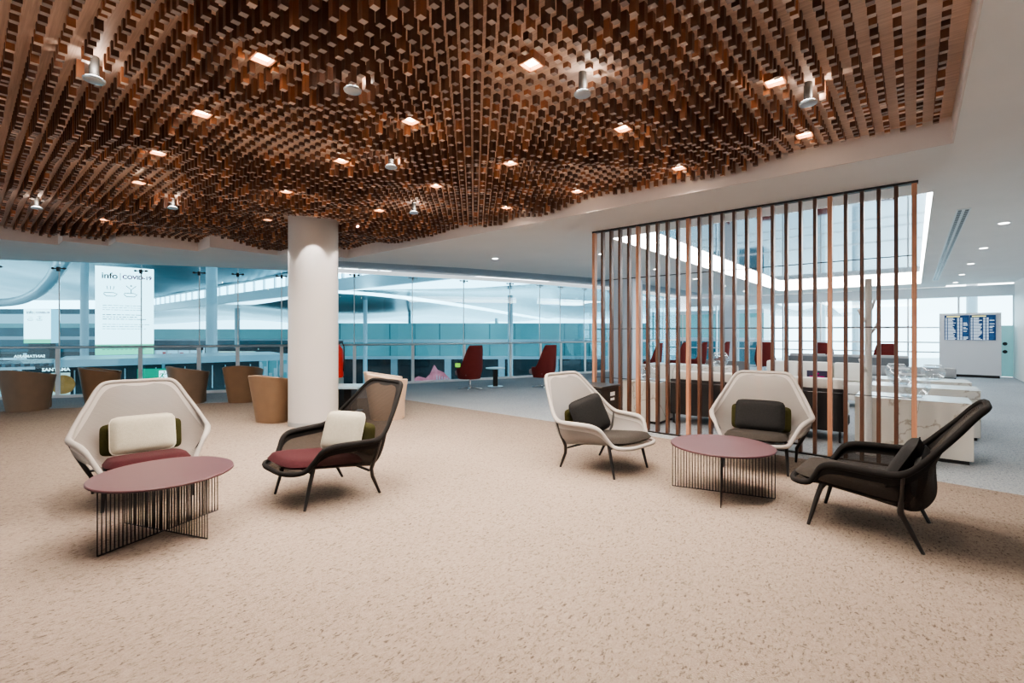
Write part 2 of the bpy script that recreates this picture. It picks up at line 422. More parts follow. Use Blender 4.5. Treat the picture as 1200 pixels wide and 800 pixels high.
# --- curved glazing beside the hall
JU = [-60, -5, 70, 166, 234, 279, 330, 372, 415, 483, 543, 597, 632, 656, 684, 712, 737, 758, 777, 795]
J = [on_curve_u(u) for u in JU]; J = [j for j in J if j]
J = [Vector((-16.5, 9.02, 0)), Vector((-13.6, 9.14, 0))] + J
g1 = sroot('window_1')
for i, (p, q) in enumerate(zip(J, J[1:])):
    d = (q-p); L = d.length; rz = math.atan2(d.y, d.x); top = 2.845 if p.x < -4.6 else 2.88
    MB().box((0, 0, top/2+.02), (L-.012, .016, top-.04)).build('glass_panel', M['glass_hall'], g1, (p+q)/2, rz)
for p in J[1:-1]:
    i = min(range(len(gcur)-1), key=lambda k: (gcur[k]-p).length); d = gcur[i+1]-gcur[i]; rz = math.atan2(d.y, d.x)
    post = MB().box((0, -.06, .52), (.075, .03, 1.04)).box((0, -.03, .015), (.16, .12, .03)).build('post', M['white_metal'], g1, p, rz)
    mb = MB().box((0, -.03, 0), (.26, .025, .02)).box((0, -.04, -.015), (.05, .05, .09))
    for sx in (-1, 1): mb.lathe([(.022, -.02), (.022, .02)], (sx*.1, -.04, 0), 8)
    mb.build('clamp', M['black_metal'] if p.x < -3.9 else M['steel'], g1, p+Vector((0, 0, 2.70 if p.x < -4.6 else 2.82)), rz)
    MB().box((0, -.015, 1.9), (.02, .008, 1.7)).build('joint_strip', M['white_metal'], g1, p, rz)
rail = [p + Vector((.03, -.07, 1.05)) for p in gcur if -16 < p.x < 7.3]
MB().tube(rail, .028, 8).build('handrail', M['steel'], g1, smooth=True)
edge = [p + Vector((0, -.10, .03)) for p in gcur if -16 < p.x < 7.3]
mb = MB()
for p, q in zip(edge, edge[1:]):
    d = q-p; mb.box((p+q)/2, (d.length+.01, .06, .06), 0, math.atan2(d.y, d.x))
mb.build('base_channel', M['white_metal'], g1)

# --- end window wall to the apron
g2 = sroot('window_2', (0,0,0), ANG)
av = [-7.6 + 1.24*i for i in range(8)] + [RWa]
for a0, a1 in zip(av, av[1:]):
    for z0, z1 in ((.05, .72), (.72, 1.04), (1.04, 1.53), (1.53, 2.80)):
        MB().box(((a0+a1)/2, W2b, (z0+z1)/2), (a1-a0-.03, .015, z1-z0-.02)).build('glass_panel', M['glass_win'], g2)
for a in av: MB().box((a, W2b, 1.42), (.05, .10, 2.84)).build('mullion', M['steel'], g2)
for z in (.05, .72, 1.04, 1.53, 2.80): MB().box(((av[0]+av[-1])/2, W2b, z), (av[-1]-av[0], .08, .045)).build('transom', M['steel'], g2)
MB().box((-2.6, W2b-.05, 2.66), (9.9, .22, .34)).build('head_panel', M['hall_white'], g2)
# teal door at the right end of the wall
d1 = sroot('door_1', AB(2.0, W2b-.09), ANG)
MB().box((-.02, 0, .80), (.60, .04, 1.56)).build('door_leaf', M['teal'], d1)
MB().box((0, -.03, .80), (.03, .04, 1.6)).build('door_frame', M['white_metal'], d1)
for sx in (-.18, -.34, .10):
    for z in (.78, 1.02):
        T = Matrix.Translation((sx, -.04, z)) @ Matrix.Rotation(PI/2, 4, 'X')
        k = MB().lathe([(.055, 0), (.055, .02)], seg=14); k.v = [T @ v for v in k.v]; k.build('door_handle', M['black_metal'], d1)

# --- round column in the lounge
colp = Vector((-2.95, 7.03, 0))
c1 = sroot('column', colp)
MB().lathe([(.345, .07), (.345, 3.2)], seg=56).build('shaft', M['column'], c1, smooth=True, angle=.6)
MB().lathe([(.35, 0), (.35, .07)], seg=56).build('baseboard', M['steel'], c1, smooth=True, angle=.6)
# square column beyond the slatted screen, and one by the end windows
struct(MB().box((0, 0, 1.5), (.62, .62, 3.0), bev=.01).build('column', M['column_cool'], None, Vector((3.25, 13.3, 0)), ANG))
struct(MB().box((0, 0, 1.42), (.55, .55, 2.84), bev=.01).build('column', M['column_cool'], None, AB(-5.75, 20.3), ANG))

# ------------------------------------------------------------------ peg ceiling
peg = thing('peg_ceiling', 'walnut panelled ceiling field with hundreds of hanging square wooden pegs', 'wooden ceiling', AB(-4., 0, ZP), ANG)
OX = -4.0
loc_cof = [(a-OX, b) for a, b in COF]
MB().prism(loc_cof, 0., .05).build('panel', M['panel_wood'], peg)
sq_px = [(302,60),(624,73),(916,87),(234,131),(487,139),(727,147),(600,188),(190,178),(158,210),(511,217),(678,221),(398,183),(590,241),(950,155),(797,193),(442,243),(120,255),(330,222)]
S = .1
def to_ab(P): return P.x*CA + P.y*SA, -P.x*SA + P.y*CA
sq_ab = []
for u, v in sq_px:
    Y = (ZP-.02-CAM_Z)*F/(HV-v); a, b = to_ab(Vector(((u-600)/F*Y, Y, 0)))
    sq_ab.append((round(a/S)*S, round(b/S)*S))
disc_px = [(116,101),(409,110),(681,118),(938,131),(48,248),(461,203),(199,246),(486,252)]
disc_ab = []
for u, v in disc_px:
    Y = (2.87-CAM_Z)*F/(HV-v); a, b = to_ab(Vector(((u-600)/F*Y, Y, 0)))
    disc_ab.append((round((a-.05)/S)*S+.05, round((b-.05)/S)*S+.05))
def inside(a, b, poly):
    c = False; n = len(poly)
    for i in range(n):
        x0, y0 = poly[i]; x1, y1 = poly[(i+1) % n]
        if (y0 > b) != (y1 > b) and a < (x1-x0)*(b-y0)/(y1-y0)+x0: c = not c
    return c
ca, cb = to_ab(colp)
def plen(a, b):
    L = .098 + .038*math.sin(2*PI*(a*.40+b*.16)+.6) + .036*math.sin(2*PI*(b*.47-a*.13)+2.) + .016*math.sin(2*PI*(a*.9-b*.7))
    dn = min(math.hypot(a-x, b-y) for x, y in sq_ab)
    if dn < .45: L = min(L, .045+.12*(dn/.45)**1.5)
    return max(.03, min(.19, L + random.choice((0, 0, 0, .012, -.012))))
plist = []
na0, na1 = int(-12.1/S), int(.2/S); nb0, nb1 = int(-1.2/S), int(5.05/S)
for ia in range(na0, na1+1):
    for ib in range(nb0, nb1+1):
        a, b = ia*S+.03, ib*S+.0
        if not all(inside(a+da, b+db, COF) for da, db in ((.04,0),(-.04,0),(0,.04),(0,-.04))): continue
        if math.hypot(a-ca, b-cb) < .40: continue
        if any(abs(a-x) < .08 and abs(b-y) < .08 for x, y in sq_ab): continue
        if any(math.hypot(a-x, b-y) < .07 for x, y in disc_ab): continue
        P = AB(a, b)
        L = plen(a, b)
        u = 600+F*P.x/max(P.y, .01); v = HV-(ZP-L-CAM_Z)*F/max(P.y, .01)
        vis = P.y > .5 and 5 < u < 1195 and 5 < v < 400
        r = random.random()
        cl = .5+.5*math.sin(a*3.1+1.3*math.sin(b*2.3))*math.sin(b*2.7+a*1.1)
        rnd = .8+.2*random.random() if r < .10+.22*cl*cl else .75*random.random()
        plist.append((P.length if vis else 1e3+P.length, a, b, L, rnd))
plist.sort()
HW = .0185
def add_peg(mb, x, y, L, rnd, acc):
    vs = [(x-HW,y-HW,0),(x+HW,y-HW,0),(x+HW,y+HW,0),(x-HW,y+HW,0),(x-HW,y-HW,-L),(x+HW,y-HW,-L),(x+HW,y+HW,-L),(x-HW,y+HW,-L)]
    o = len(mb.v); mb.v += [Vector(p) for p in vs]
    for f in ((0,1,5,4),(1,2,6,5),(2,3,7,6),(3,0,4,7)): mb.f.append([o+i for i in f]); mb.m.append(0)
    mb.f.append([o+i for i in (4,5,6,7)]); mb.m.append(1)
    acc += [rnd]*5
def set_attr(o, acc):
    at = o.data.attributes.new('rnd', 'FLOAT', 'FACE'); at.data.foreach_set('value', acc)
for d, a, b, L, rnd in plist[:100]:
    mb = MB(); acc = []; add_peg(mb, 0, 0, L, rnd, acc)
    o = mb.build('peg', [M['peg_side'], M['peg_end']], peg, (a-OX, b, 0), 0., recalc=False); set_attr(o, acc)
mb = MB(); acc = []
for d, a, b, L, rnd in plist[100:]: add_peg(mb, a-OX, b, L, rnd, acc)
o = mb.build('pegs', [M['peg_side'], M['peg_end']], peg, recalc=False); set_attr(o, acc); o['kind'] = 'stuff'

# ------------------------------------------------------------------ lights in the peg ceiling
ordn = ['first', 'second', 'third', 'fourth', 'fifth', 'sixth', 'seventh', 'eighth']
def spot(loc, e, ang=2.3, col=(1., .86, .74), r=.04, blend=.8, name='spot_lamp'):
    l = bpy.data.lights.new(name, 'SPOT'); l.energy = e; l.spot_size = ang; l.spot_blend = blend; l.color = col; l.shadow_soft_size = r
    o = bpy.data.objects.new(name, l); COL.objects.link(o); o.location = loc; return o
def point(loc, e, col, r=.03):
    l = bpy.data.lights.new('glow_lamp', 'POINT'); l.energy = e; l.color = col; l.shadow_soft_size = r
    o = bpy.data.objects.new('glow_lamp', l); COL.objects.link(o); o.location = loc; return o
def area(loc, sx, sy, e, col, rot=(0,0,0), name='area_lamp'):
    l = bpy.data.lights.new(name, 'AREA'); l.shape = 'RECTANGLE'; l.size = sx; l.size_y = sy; l.energy = e; l.color = col
    o = bpy.data.objects.new(name, l); COL.objects.link(o); o.location = loc; o.rotation_euler = rot; return o
sq_rows = [[302, 624, 916], [234, 487, 727, 950], [190, 398, 600, 797], [158, 330, 511, 678], [120, 442, 590]]
rown = ['nearest', 'second nearest', 'third', 'fourth', 'farthest']
def sq_label(u):
    for r, row in enumerate(sq_rows):
        if u in row:
            k = row.index(u); return 'small square recessed light between pegs, %s row from the camera, %s from left' % (rown[r], ordn[k])
sq_labs = [sq_label(u) for u, v in sq_px]
sq0 = None
for (a, b), sq_lab in zip(sq_ab, sq_labs):
    P = AB(a, b, ZP)
    if sq0 is None:
        sq0 = thing('recessed_light', sq_lab, 'ceiling light', P, ANG, 'square recessed lights')
        mb = MB()
        for sx, sy, w, h in ((-.055,0,.012,.122),(.055,0,.012,.122),(0,-.055,.122,.012),(0,.055,.122,.012)): mb.box((sx, sy, -.025), (w, h, .05))
        mb.build('housing', M['slat_copper'], sq0)
        MB().box((0, 0, -.012), (.10, .10, .02)).build('lamp_face', M['lamp_warm'], sq0)
    else: dup(sq0, P, ANG, sq_lab)
    point(P+Vector((0, 0, -.075)), .8, (1., .72, .48), .02)
    spot(P+Vector((0, 0, -.06)), 85, 2.5, (1., .87, .75), .03)
for i, (dx, dy) in enumerate(((.25, -.60), (.66, .05), (-.62, -.12))):
    dup(sq0, colp + Vector((dx, dy, ZP)), ANG, 'small square recessed light in the pegs close to the round column, %s side' % ('front', 'right', 'left')[i])
    spot(colp + Vector((dx, dy, ZP-.06)), 60, 1.35, (1., .93, .87), .01, .12)
d0 = None
disc_lab = ['disc-shaped silver spotlight under the pegs at the upper left of the photo', 'silver disc spotlight second from the left in the nearest row under the pegs', 'silver disc spotlight third from the left in the nearest row under the pegs',
            'silver disc spotlight nearest the right edge of the peg ceiling', 'silver disc spotlight farthest left, near the far edge of the peg ceiling', 'silver disc spotlight above and right of the white round column, middle distance',
            'silver disc spotlight left of the round column near the far edge of the pegs', 'silver disc spotlight right of the round column near the far edge of the pegs']
for i, (a, b) in enumerate(disc_ab):
    P = AB(a, b, ZP)
    if d0 is None:
        d0 = thing('disc_spotlight', disc_lab[0], 'ceiling light', P, 0, 'disc spotlights')
        MB().lathe([(.026, -.12), (.026, 0)], seg=14).build('stem', M['stem'], d0, smooth=True, angle=.6)
        MB().lathe([(.03, -.152), (.054, -.148), (.057, -.138), (.042, -.128), (.026, -.12)], seg=24).build('disc', M['steel'], d0, smooth=True, angle=.7)
        MB().lathe([(.030, -.1215), (.040, -.1262), (.046, -.1295)], seg=24, caps=False).build('light_ring', M['lamp_cool'], d0)
    else: dup(d0, P, 0, disc_lab[i])
    point(P+Vector((.045, -.045, -.085)), .8, (1., .88, .75), .015)
    spot(P+Vector((0, 0, -.17)), 85, 2.3, (1., .90, .80), .03)
# small downlights in the white ceiling
dl0 = None
dls = [(.955, 9.5+2.55*i, 'round downlight in the white ceiling strip right of the vent, %s from the camera' % ordn[i]) for i in range(5)]
dls += [(-4.5, 7.9, 'round downlight in the white ceiling left of the slatted screen'), (-6.4, 7.0, 'round downlight in the white ceiling beyond the peg field'), (-4.6, 10.6, 'round downlight seen through the left end of the slatted screen'),
        (-4.6, 13.2, 'round downlight seen through slats left of the luminous cove'), (-4.6, 15.8, 'round downlight seen through slats near the square column by the window'), (-4.6, 18.2, 'round downlight farthest along the ceiling behind the slats')]
for a, b, lab in dls:
    P = AB(a, b, 2.89 if a > .77 else ZS)
    if dl0 is None:
        dl0 = thing('downlight', lab, 'ceiling light', P, 0, 'round downlights')
        MB().lathe([(.075, -.006), (.075, 0)], seg=20).build('trim_ring', M['white_metal'], dl0)
        MB().lathe([(.055, -.010), (.055, -.004)], seg=20).build('lamp_face', M['lamp_cool'], dl0)
    else: dup(dl0, P, 0, lab)
    spot(P+Vector((0, 0, -.03)), 45, 2.6, (.93, .97, 1.), .05)

# ventilation slot
v0 = thing('ceiling_vent', 'long narrow slotted air vent in the white ceiling at right', 'air vent', AB(.455, 12.9, ZS), ANG)
MB().box((0, 0, -.004), (.13, 10.1, .008)).build('frame', M['white_metal'], v0)
for sx in (-.032, .032): MB().box((sx, 0, -.007), (.034, 10.0, .008)).build('slot', M['black_metal'], v0)
mb = MB()
for i in range(80): mb.box((0, -4.9+i*.125, -.0085), (.10, .022, .008))
mb.build('fins', M['steel'], v0)

# luminous cove
cv = thing('luminous_cove', 'rectangular ceiling recess with bright white light edge and glossy reflecting inner panel', 'ceiling light', AB((WELL[0]+WELL[1])/2, (WELL[2]+WELL[3])/2, ZS), ANG)
wa, wb = WELL[1]-WELL[0], WELL[3]-WELL[2]
MB().box((0, 0, .19), (wa, wb, .02)).build('gloss_panel', M['mirror'], cv)
mb = MB()
for sx in (-1, 1): mb.box((sx*(wa/2-.012), 0, .09), (.022, wb-.01, .17))
for sy in (-1, 1): mb.box((0, sy*(wb/2-.012), .09), (wa-.01, .022, .17))
mb.build('light_edge', M['led'], cv)

# ------------------------------------------------------------------ slatted screen
s0 = thing('slatted_screen', 'floor to ceiling partition of slim vertical brown wooden slats', 'room divider', AB(-1.8, 6.12), ANG)
MB().box((0, 0, ZS-.0125), (3.66, .06, .025)).build('top_rail', M['black_metal'], s0)
MB().box((0, 0, .012), (3.66, .05, .012)).build('bottom_rail', M['black_metal'], s0)
copper = {0, 5, 10, 16, 21, 26}
for i in range(27):
    x = -1.8 + 3.6*i/26
    c = i in copper
    MB().box((x, -.0 if not c else -.005, 1.421), (.042 if c else .034, .075, 2.795), bev=.003).build('slat', M['slat_copper'] if c else M['slat_dark'], s0)
for z in (.70, 1.41, 2.12): MB().tube([(-1.8, .02, z), (1.8, .02, z)], .006, 6).build('tie_rod', M['black_metal'], s0)

# ------------------------------------------------------------------ knit lounge chairs
FR = [(.0,.435,.285),(.15,.43,.285),(.25,.395,.288),(.288,.335,.292),(.305,.29,.312),(.338,.25,.372),(.372,.212,.436),(.405,.145,.470),(.432,.03,.477),(.458,-.10,.478),(.473,-.20,.487),(.455,-.28,.537),(.405,-.37,.64),(.345,-.46,.75),(.293,-.53,.845),(.245,-.572,.890),(.16,-.588,.900),(0,-.592,.898)]
CEN = [(0,.43,.285),(0,.41,.284),(0,.38,.283),(0,.34,.281),(0,.30,.277),(0,.25,.272),(0,.19,.265),(0,.08,.252),(0,-.06,.236),(0,-.20,.218),(0,-.30,.212),(0,-.36,.30),(0,-.345,.42),(0,-.36,.56),(0,-.43,.70),(0,-.50,.80),(0,-.55,.86),(0,-.592,.898)]
def make_chair(name, label, white, seat_m, pos, fwd, back_m=None):
    rz = math.atan2(-fwd[0], fwd[1])
    t = thing(name, label, 'armchair', (pos[0], pos[1], .006), rz, 'knit lounge armchairs')
    n = 6
    f = crom(FR, n)[0:]; c = crom(CEN, n)
    ks, solid = (M['knit_white'], M['knit_white_solid']) if white else (M['knit_black'], M['knit_black_solid'])
    rows = []; NT = 13
    for i, (Cn, Fp) in enumerate(zip(c, f)):
        back = min(1, max(0, (i-9.6*n)/(2.6*n)))
        p1 = Vector((Fp.x*.60, Cn.y, Cn.z)); k2 = .10+.42*back
        p2 = Vector((Fp.x*(.97-.12*back), Cn.y+(Fp.y-Cn.y)*(.6-.1*back), Cn.z+(Fp.z-Cn.z)*k2))
        dense = []
        for j in range(61):
            q = j/60
            dense.append(Cn*(1-q)**3 + p1*3*q*(1-q)**2 + p2*3*q*q*(1-q) + Fp*q**3)
        acc = [0.]
        for p, q in zip(dense, dense[1:]): acc.append(acc[-1]+(q-p).length)
        Ltot = acc[-1]; bw = min(.062, Ltot*.4)
        want = [(Ltot-bw)*j/(NT-3) for j in range(NT-2)] + [Ltot-bw/2, Ltot]
        half = []
        for d in want:
            k = max(0, min(59, next((x for x in range(60) if acc[x+1] >= d-1e-9), 59)))
            tt = (d-acc[k])/max(1e-9, acc[k+1]-acc[k]); half.append(dense[k].lerp(dense[k+1], max(0, min(1, tt))))
        rows.append([Vector((-p.x, p.y, p.z)) for p in half[:0:-1]] + half)
    nc = len(rows[0]); nr = len(rows)
    def mf(i, j):
        if i < n*.6 or (c[i]-c[-1]).length < .066: return 1
        return 1 if (j < 2 or j >= nc-3) else 0
    MB().grid(rows, mifn=mf).build('knit_shell', [ks, solid], t, smooth=True)
    loop = [p for p in f] + [Vector((-p.x, p.y, p.z)) for p in f[-2:0:-1]]
    MB().tube(loop, [.019+.006*max(0, 1-abs(p.z-.475)/.05) for p in loop], 8, closed=True).build('frame', solid, t, smooth=True)
    for sx in (-1, 1):
        MB().tube([(sx*.262, .225, .30), (sx*.271, .255, .20), (sx*.285, .305, .0)], [.017, .016, .011], 8).build('leg', M['black_metal'], t, smooth=True, angle=.8)
        MB().tube([(sx*.482, -.225, .485), (sx*.440, -.216, .37), (sx*.372, -.205, .24), (sx*.335, -.235, .16), (sx*.325, -.31, .0)], [.009, .011, .017, .016, .011], 8).build('leg', M['black_metal'], t, smooth=True, angle=.8)
    mb = MB()
    mb.tube([(-.265, .23, .262), (.265, .23, .262)], .010, 6); mb.tube([(-.345, -.20, .215), (.345, -.20, .215)], .010, 6)
    mb.build('underframe', M['black_metal'], t, smooth=True)
    # seat pad following the sling
    cs = [p for p in c if p.z < .30 and p.y > -.27 and p.y < .41]
    def seat_z(y):
        for p, q in zip(c, c[1:]):
            if q.y <= y <= p.y and p.z < .3: return p.z + (q.z-p.z)*(p.y-y)/max(1e-6, p.y-q.y)
        return .215
    pm = pillow_mb(1, 1, 1, 20, 22, ex=4.5, pw=9.)
    for v in pm.v:
        yy = .415 - (.5-v.y)*.66
        w = .56 if yy > .1 else .56-(.1-yy)*.05
        h = .10 if v.z > 0 else .06
        v.x, v.z, v.y = v.x*w, seat_z(yy) + .050 + v.z*h, yy
    pm.build('seat_cushion', seat_m, t, smooth=True)
    pm = pillow_mb(.57, .27, .07, ex=9.)
    T = Matrix.Translation((0, -.283, .435)) @ Matrix.Rotation(PI/2+.10, 4, 'X')
    pm.v = [T @ v for v in pm.v]
    pm.build('back_cushion', back_m or M['olive'], t, smooth=True)
    return t
def throw_pillow(label, m, chair, w=.42, h=.30, off=(0, -.165, .45), yaw=0., roll=0., tilt=.34, pipe=None):
    th = .10
    p = thing('throw_pillow', label, 'pillow', chair.matrix_basis @ Vector(off), 0, None)
    p.rotation_euler = (chair.matrix_basis.to_3x3() @ Matrix.Rotation(yaw, 3, 'Z') @ Matrix.Rotation(PI/2+tilt, 3, 'X') @ Matrix.Rotation(roll, 3, 'Z')).to_euler()
    p['group'] = 'throw pillows on the knit armchairs'
    pillow_mb(w, h, th, ex=8.).build('cover', m, p, smooth=True)
    MB().tube(outline(w, h, ex=8.), .005, 6, closed=True).build('piping', pipe or m, p, smooth=True)
    return p
A_ = make_chair('lounge_armchair', 'pale grey knit armchair with burgundy seat pad behind the left round table', True, M['burgundy'], (-3.06, 3.95), (.68, -.735))
B_ = make_chair('lounge_armchair', 'black knit armchair with burgundy seat pad and cream pillow', False, M['burgundy'], (-1.562, 3.976), (-.683, -.731))
C_ = make_chair('lounge_armchair', 'pale grey knit armchair left of the slatted screen, seen three-quarter with dark seat pad', True, M['taupe_felt'], (.936, 4.75), (.686, -.728))
D_ = make_chair('lounge_armchair', 'pale grey knit armchair facing out from the slats behind the right round table', True, M['taupe_felt'], (2.515, 4.84), (-.545, -.838))
E_ = make_chair('lounge_armchair', 'black knit armchair in side profile at the right with dark seat pad', False, M['taupe_felt'], (2.50, 3.32), (-.72, .69), M['charcoal'])
bpy.context.view_layer.update()
throw_pillow('cream oblong pillow on the pale armchair behind the left table', M['cream'], A_, .45, .32, (.0, -.185, .475), pipe=M['piping'])
throw_pillow('cream pillow leaning in the black armchair with burgundy seat', M['cream'], B_, .40, .34, (.03, -.165, .49), yaw=.42, pipe=M['piping'])
throw_pillow('dark charcoal pillow slumped in the pale armchair seen three-quarter', M['charcoal'], C_, .46, .38, (.03, -.165, .50), yaw=-.18, roll=-.22)
throw_pillow('charcoal oblong pillow upright in the pale armchair before the slats', M['charcoal'], D_, .46, .32, (.0, -.185, .475))
throw_pillow('dark grey pillow in the black armchair seen in profile', M['charcoal'], E_, .44, .34, (.0, -.19, .475), tilt=.48)

# ------------------------------------------------------------------ round tables on wire bases
def make_table(label, pos, ax):
    rz = math.atan2(ax[1], ax[0])
    t = thing('coffee_table', label, 'table', (pos[0], pos[1], .006), rz, 'round wire base tables')
    MB().lathe([(.402, .388), (.408, .392), (.408, .400), (.402, .404)], seg=72).build('tabletop', M['table_top'], t, smooth=True, angle=.5)
    for k in range(2):
        T = Matrix.Rotation(k*PI/2, 4, 'Z')
        mb = MB(); n = 35
        for i in range(n):
            x = -.395 + .79*i/(n-1)
            mb.tube([T @ Vector((x, 0, .004)), T @ Vector((x, 0, .389))], .0036, 5)
        mb.tube([T @ Vector((-.395, 0, .004)), T @ Vector((.395, 0, .004))], .0042, 5)
        mb.tube([T @ Vector((-.395, 0, .385)), T @ Vector((.395, 0, .385))], .0042, 5)
        mb.build('wire_panel', M['black_metal'], t, smooth=True)
    return t
make_table('round burgundy coffee table on black wire base, left group', (-2.36, 3.21), (.946, -.324))
make_table('round burgundy coffee table on black wire base, before the slatted screen', (1.77, 3.99), (.905, -.42))

# ------------------------------------------------------------------ tub chairs
def make_tub(label, m, pos, fwd, s=1.):
    rz = math.atan2(-fwd[0], fwd[1])
    t = thing('tub_chair', label, 'armchair', (pos[0], pos[1], .006), rz, 'tub armchairs')
    th0, th1 = math.radians(42), math.radians(318); n = 40
    def H(a):
        k = (1-math.cos(a))/2; return .60+.12*k**1.3
    def ring(a, r, z):                         # angle from the front, clockwise
        ex = 2.8; cc, ss = math.cos(a), math.sin(a); q = 1/((abs(cc)**ex+abs(ss)**ex)**(1/ex))
        return Vector((ss*r*q, cc*r*q, z))
    rows = []
    for i in range(n+1):
        a = th0+(th1-th0)*i/n; h = H(a); col = []
        for z in (0., .2, .4, .55): zz = z/.6*h; col.append(ring(a, .245+.10*(zz/.7), zz))
        col += [ring(a, .245+.10*h/.7, h-.012), ring(a, .245+.10*h/.7-.012, h), ring(a, .19+.10*h/.7+.008, h), ring(a, .19+.10*h/.7-.004, h-.012), ring(a, .25, .36), ring(a, .22, .02)]
        rows.append([p*s for p in col])
    mb = MB().grid(rows)
    for r in (rows[0], rows[-1]): mb.add(r, [tuple(range(len(r)))])
    mb.build('shell', m, t, smooth=True, angle=.7)
    MB().box((0, .03*s, .21*s), (.40*s, .42*s, .40*s), bev=.03).build('seat', m, t, smooth=True, angle=.7)
    return t
make_tub('taupe leather tub chair at the far left edge by the glazing', M['tub_grey'], (-8.45, 8.25), (.1, .99))
make_tub('brown leather tub chair peeking over the left pale armchair', M['tub'], (-7.75, 8.95), (.8, .6))
make_tub('brown tub chair by the glass just right of the left pale armchair', M['tub_grey'], (-6.22, 9.1), (.6, .8))
make_tub('brown tub chair by the glass near the blue-lit hall pillar', M['tub'], (-5.28, 9.3), (-.2, .98))
make_tub('brown tub chair half hidden by the round column', M['tub'], (-3.63, 7.27), (.35, .93), 1.0)
make_tub('beige leather tub chair right of the round column', M['tub_beige'], (-1.98, 7.5), (.92, .38), 1.03)

# ------------------------------------------------------------------ maroon swivel chairs
def make_swivel(label, pos, fwd, group='maroon swivel chairs'):
    rz = math.atan2(-fwd[0], fwd[1])
    t = thing('swivel_chair', label, 'chair', (pos[0], pos[1], 0), rz, group)
    rows = []; n = 28
    for i in range(n+1):
        a = math.radians(-112+224*i/n); k = abs(math.degrees(a))
        x = min(1, max(0, (k-38)/44)); x = x*x*(3-2*x); top = 1.06*(1-x)+.52*x
        col = []
        for j in range(9):
            z = .26+(top-.26)*j/8
            lean = max(0, z-.42)*.13
            r = .27+.05*min(1, (z-.26)/.2) - .055*max(0, z-.5)
            col.append(Vector((math.sin(a)*r*1.0, -math.cos(a)*r*.92 - lean + .04, z)))
        rows.append(col)
    inner = [[Vector((p.x*.86, (p.y-.02)*.86+.02, p.z-.0)) for p in col] for col in rows]
    mb = MB().grid(rows).grid([c[::-1] for c in inner])
    rim = [[r[-1], q[-1]] for r, q in zip(rows, inner)]; mb.grid(rim)
    mb.grid([[r[0], r[0]*.0+Vector((0, .05, .25))] for r in rows])
    for e in (0, -1): mb.grid([[p, q] for p, q in zip(rows[e], inner[e])])
    mb.build('shell', M['maroon'], t, smooth=True, angle=.9)
    MB().box((0, .09, .39), (.46, .50, .13), bev=.04).build('seat_cushion', M['grey_seat'], t, smooth=True, angle=.7)
    MB().lathe([(.03, .03), (.025, .1), (.025, .27)], seg=12).build('column', M['chrome'], t, smooth=True, angle=.6)
    mb = MB()
    for k in range(4):
        a = PI/4+k*PI/2; mb.tube([(0, 0, .06), (.30*math.cos(a), .30*math.sin(a), .014)], [.018, .011], 6)
    mb.build('star_base', M['chrome'], t, smooth=True)
    return t
sw = make_swivel('maroon high-back swivel chair by the hall glazing, left of the small side table', (-1.0, 11.3), (-.62, .78))
bpy.context.view_layer.update()
def swd(label, pos, fwd): return dup(sw, (pos[0], pos[1], 0), math.atan2(-fwd[0], fwd[1]), label)
swd('maroon high-back swivel chair by the hall glazing, right of the small side table', (.80, 11.7), (-.62, .78))
swd('maroon swivel chair seen through the slats just right of the square column', (4.15, 14.0), (-.80, .60))
swd('second maroon swivel chair right of the square column through the slats', (5.15, 14.7), (-.80, .60))
swd('third maroon swivel chair right of the square column through the slats', (6.0, 15.3), (-.80, .60))
swd('fourth maroon swivel chair through the slats, near the window end of its row', (7.0, 15.9), (-.80, .60))
swd('maroon swivel chair back by the end windows above the white sofa', (8.35, 15.6), (.55, .83))
swd('maroon swivel chair back by the end windows above the dark placard', (9.75, 14.8), (.55, .83))
swd('maroon swivel chair back by the end windows right of the coat stand', (10.45, 13.25), (.55, .83))
st = thing('side_table', 'small pale topped side table on a black post between the two maroon chairs', 'table', (-.42, 11.95, 0))
MB().lathe([(.24, .45), (.245, .46), (.24, .475)], seg=28).build('tabletop', M['table_pale'], st, smooth=True, angle=.6)
MB().box((0, 0, .23), (.12, .12, .44)).build('post', M['black_metal'], st)
MB().lathe([(.19, 0), (.19, .012)], seg=24).build('base', M['steel'], st)
# low table behind the black armchair
lt = thing('side_table', 'low pale blue topped table behind the left black armchair beside the column', 'table', (-2.83, 8.0, .006))
MB().box((0, 0, .44), (.62, .5, .04), bev=.008).build('tabletop', M['table_pale'], lt)
for sx in (-.10, .10): MB().box((sx, 0, .22), (.12, .30, .41)).build('leg', M['black_metal'], lt)
MB().box((0, 0, .01), (.5, .42, .02)).build('base', M['steel'], lt)

# fire extinguisher on a stand behind the column
fe = thing('fire_extinguisher', 'red fire extinguisher beside the white round column', 'fire extinguisher', (-3.22, 8.75, .006))
MB().lathe([(.08, .52), (.098, .55), (.098, .98), (.085, 1.05), (.04, 1.10), (.03, 1.13)], seg=24).build('cylinder', M['red'], fe, smooth=True, angle=.8)
MB().box((0, 0, 1.15), (.04, .06, .05)).box((.03, 0, 1.19), (.13, .025, .02)).build('valve', M['black_metal'], fe)
MB().tube([(0, 0, 1.16), (.08, 0, 1.17), (.12, -.02, 1.08), (.125, -.03, .85), (.115, -.03, .64)], .013, 8).build('hose', M['black_metal'], fe, smooth=True)
MB().box((0, 0, .26), (.16, .16, .52), bev=.01).build('stand', M['plastic_grey'], fe)

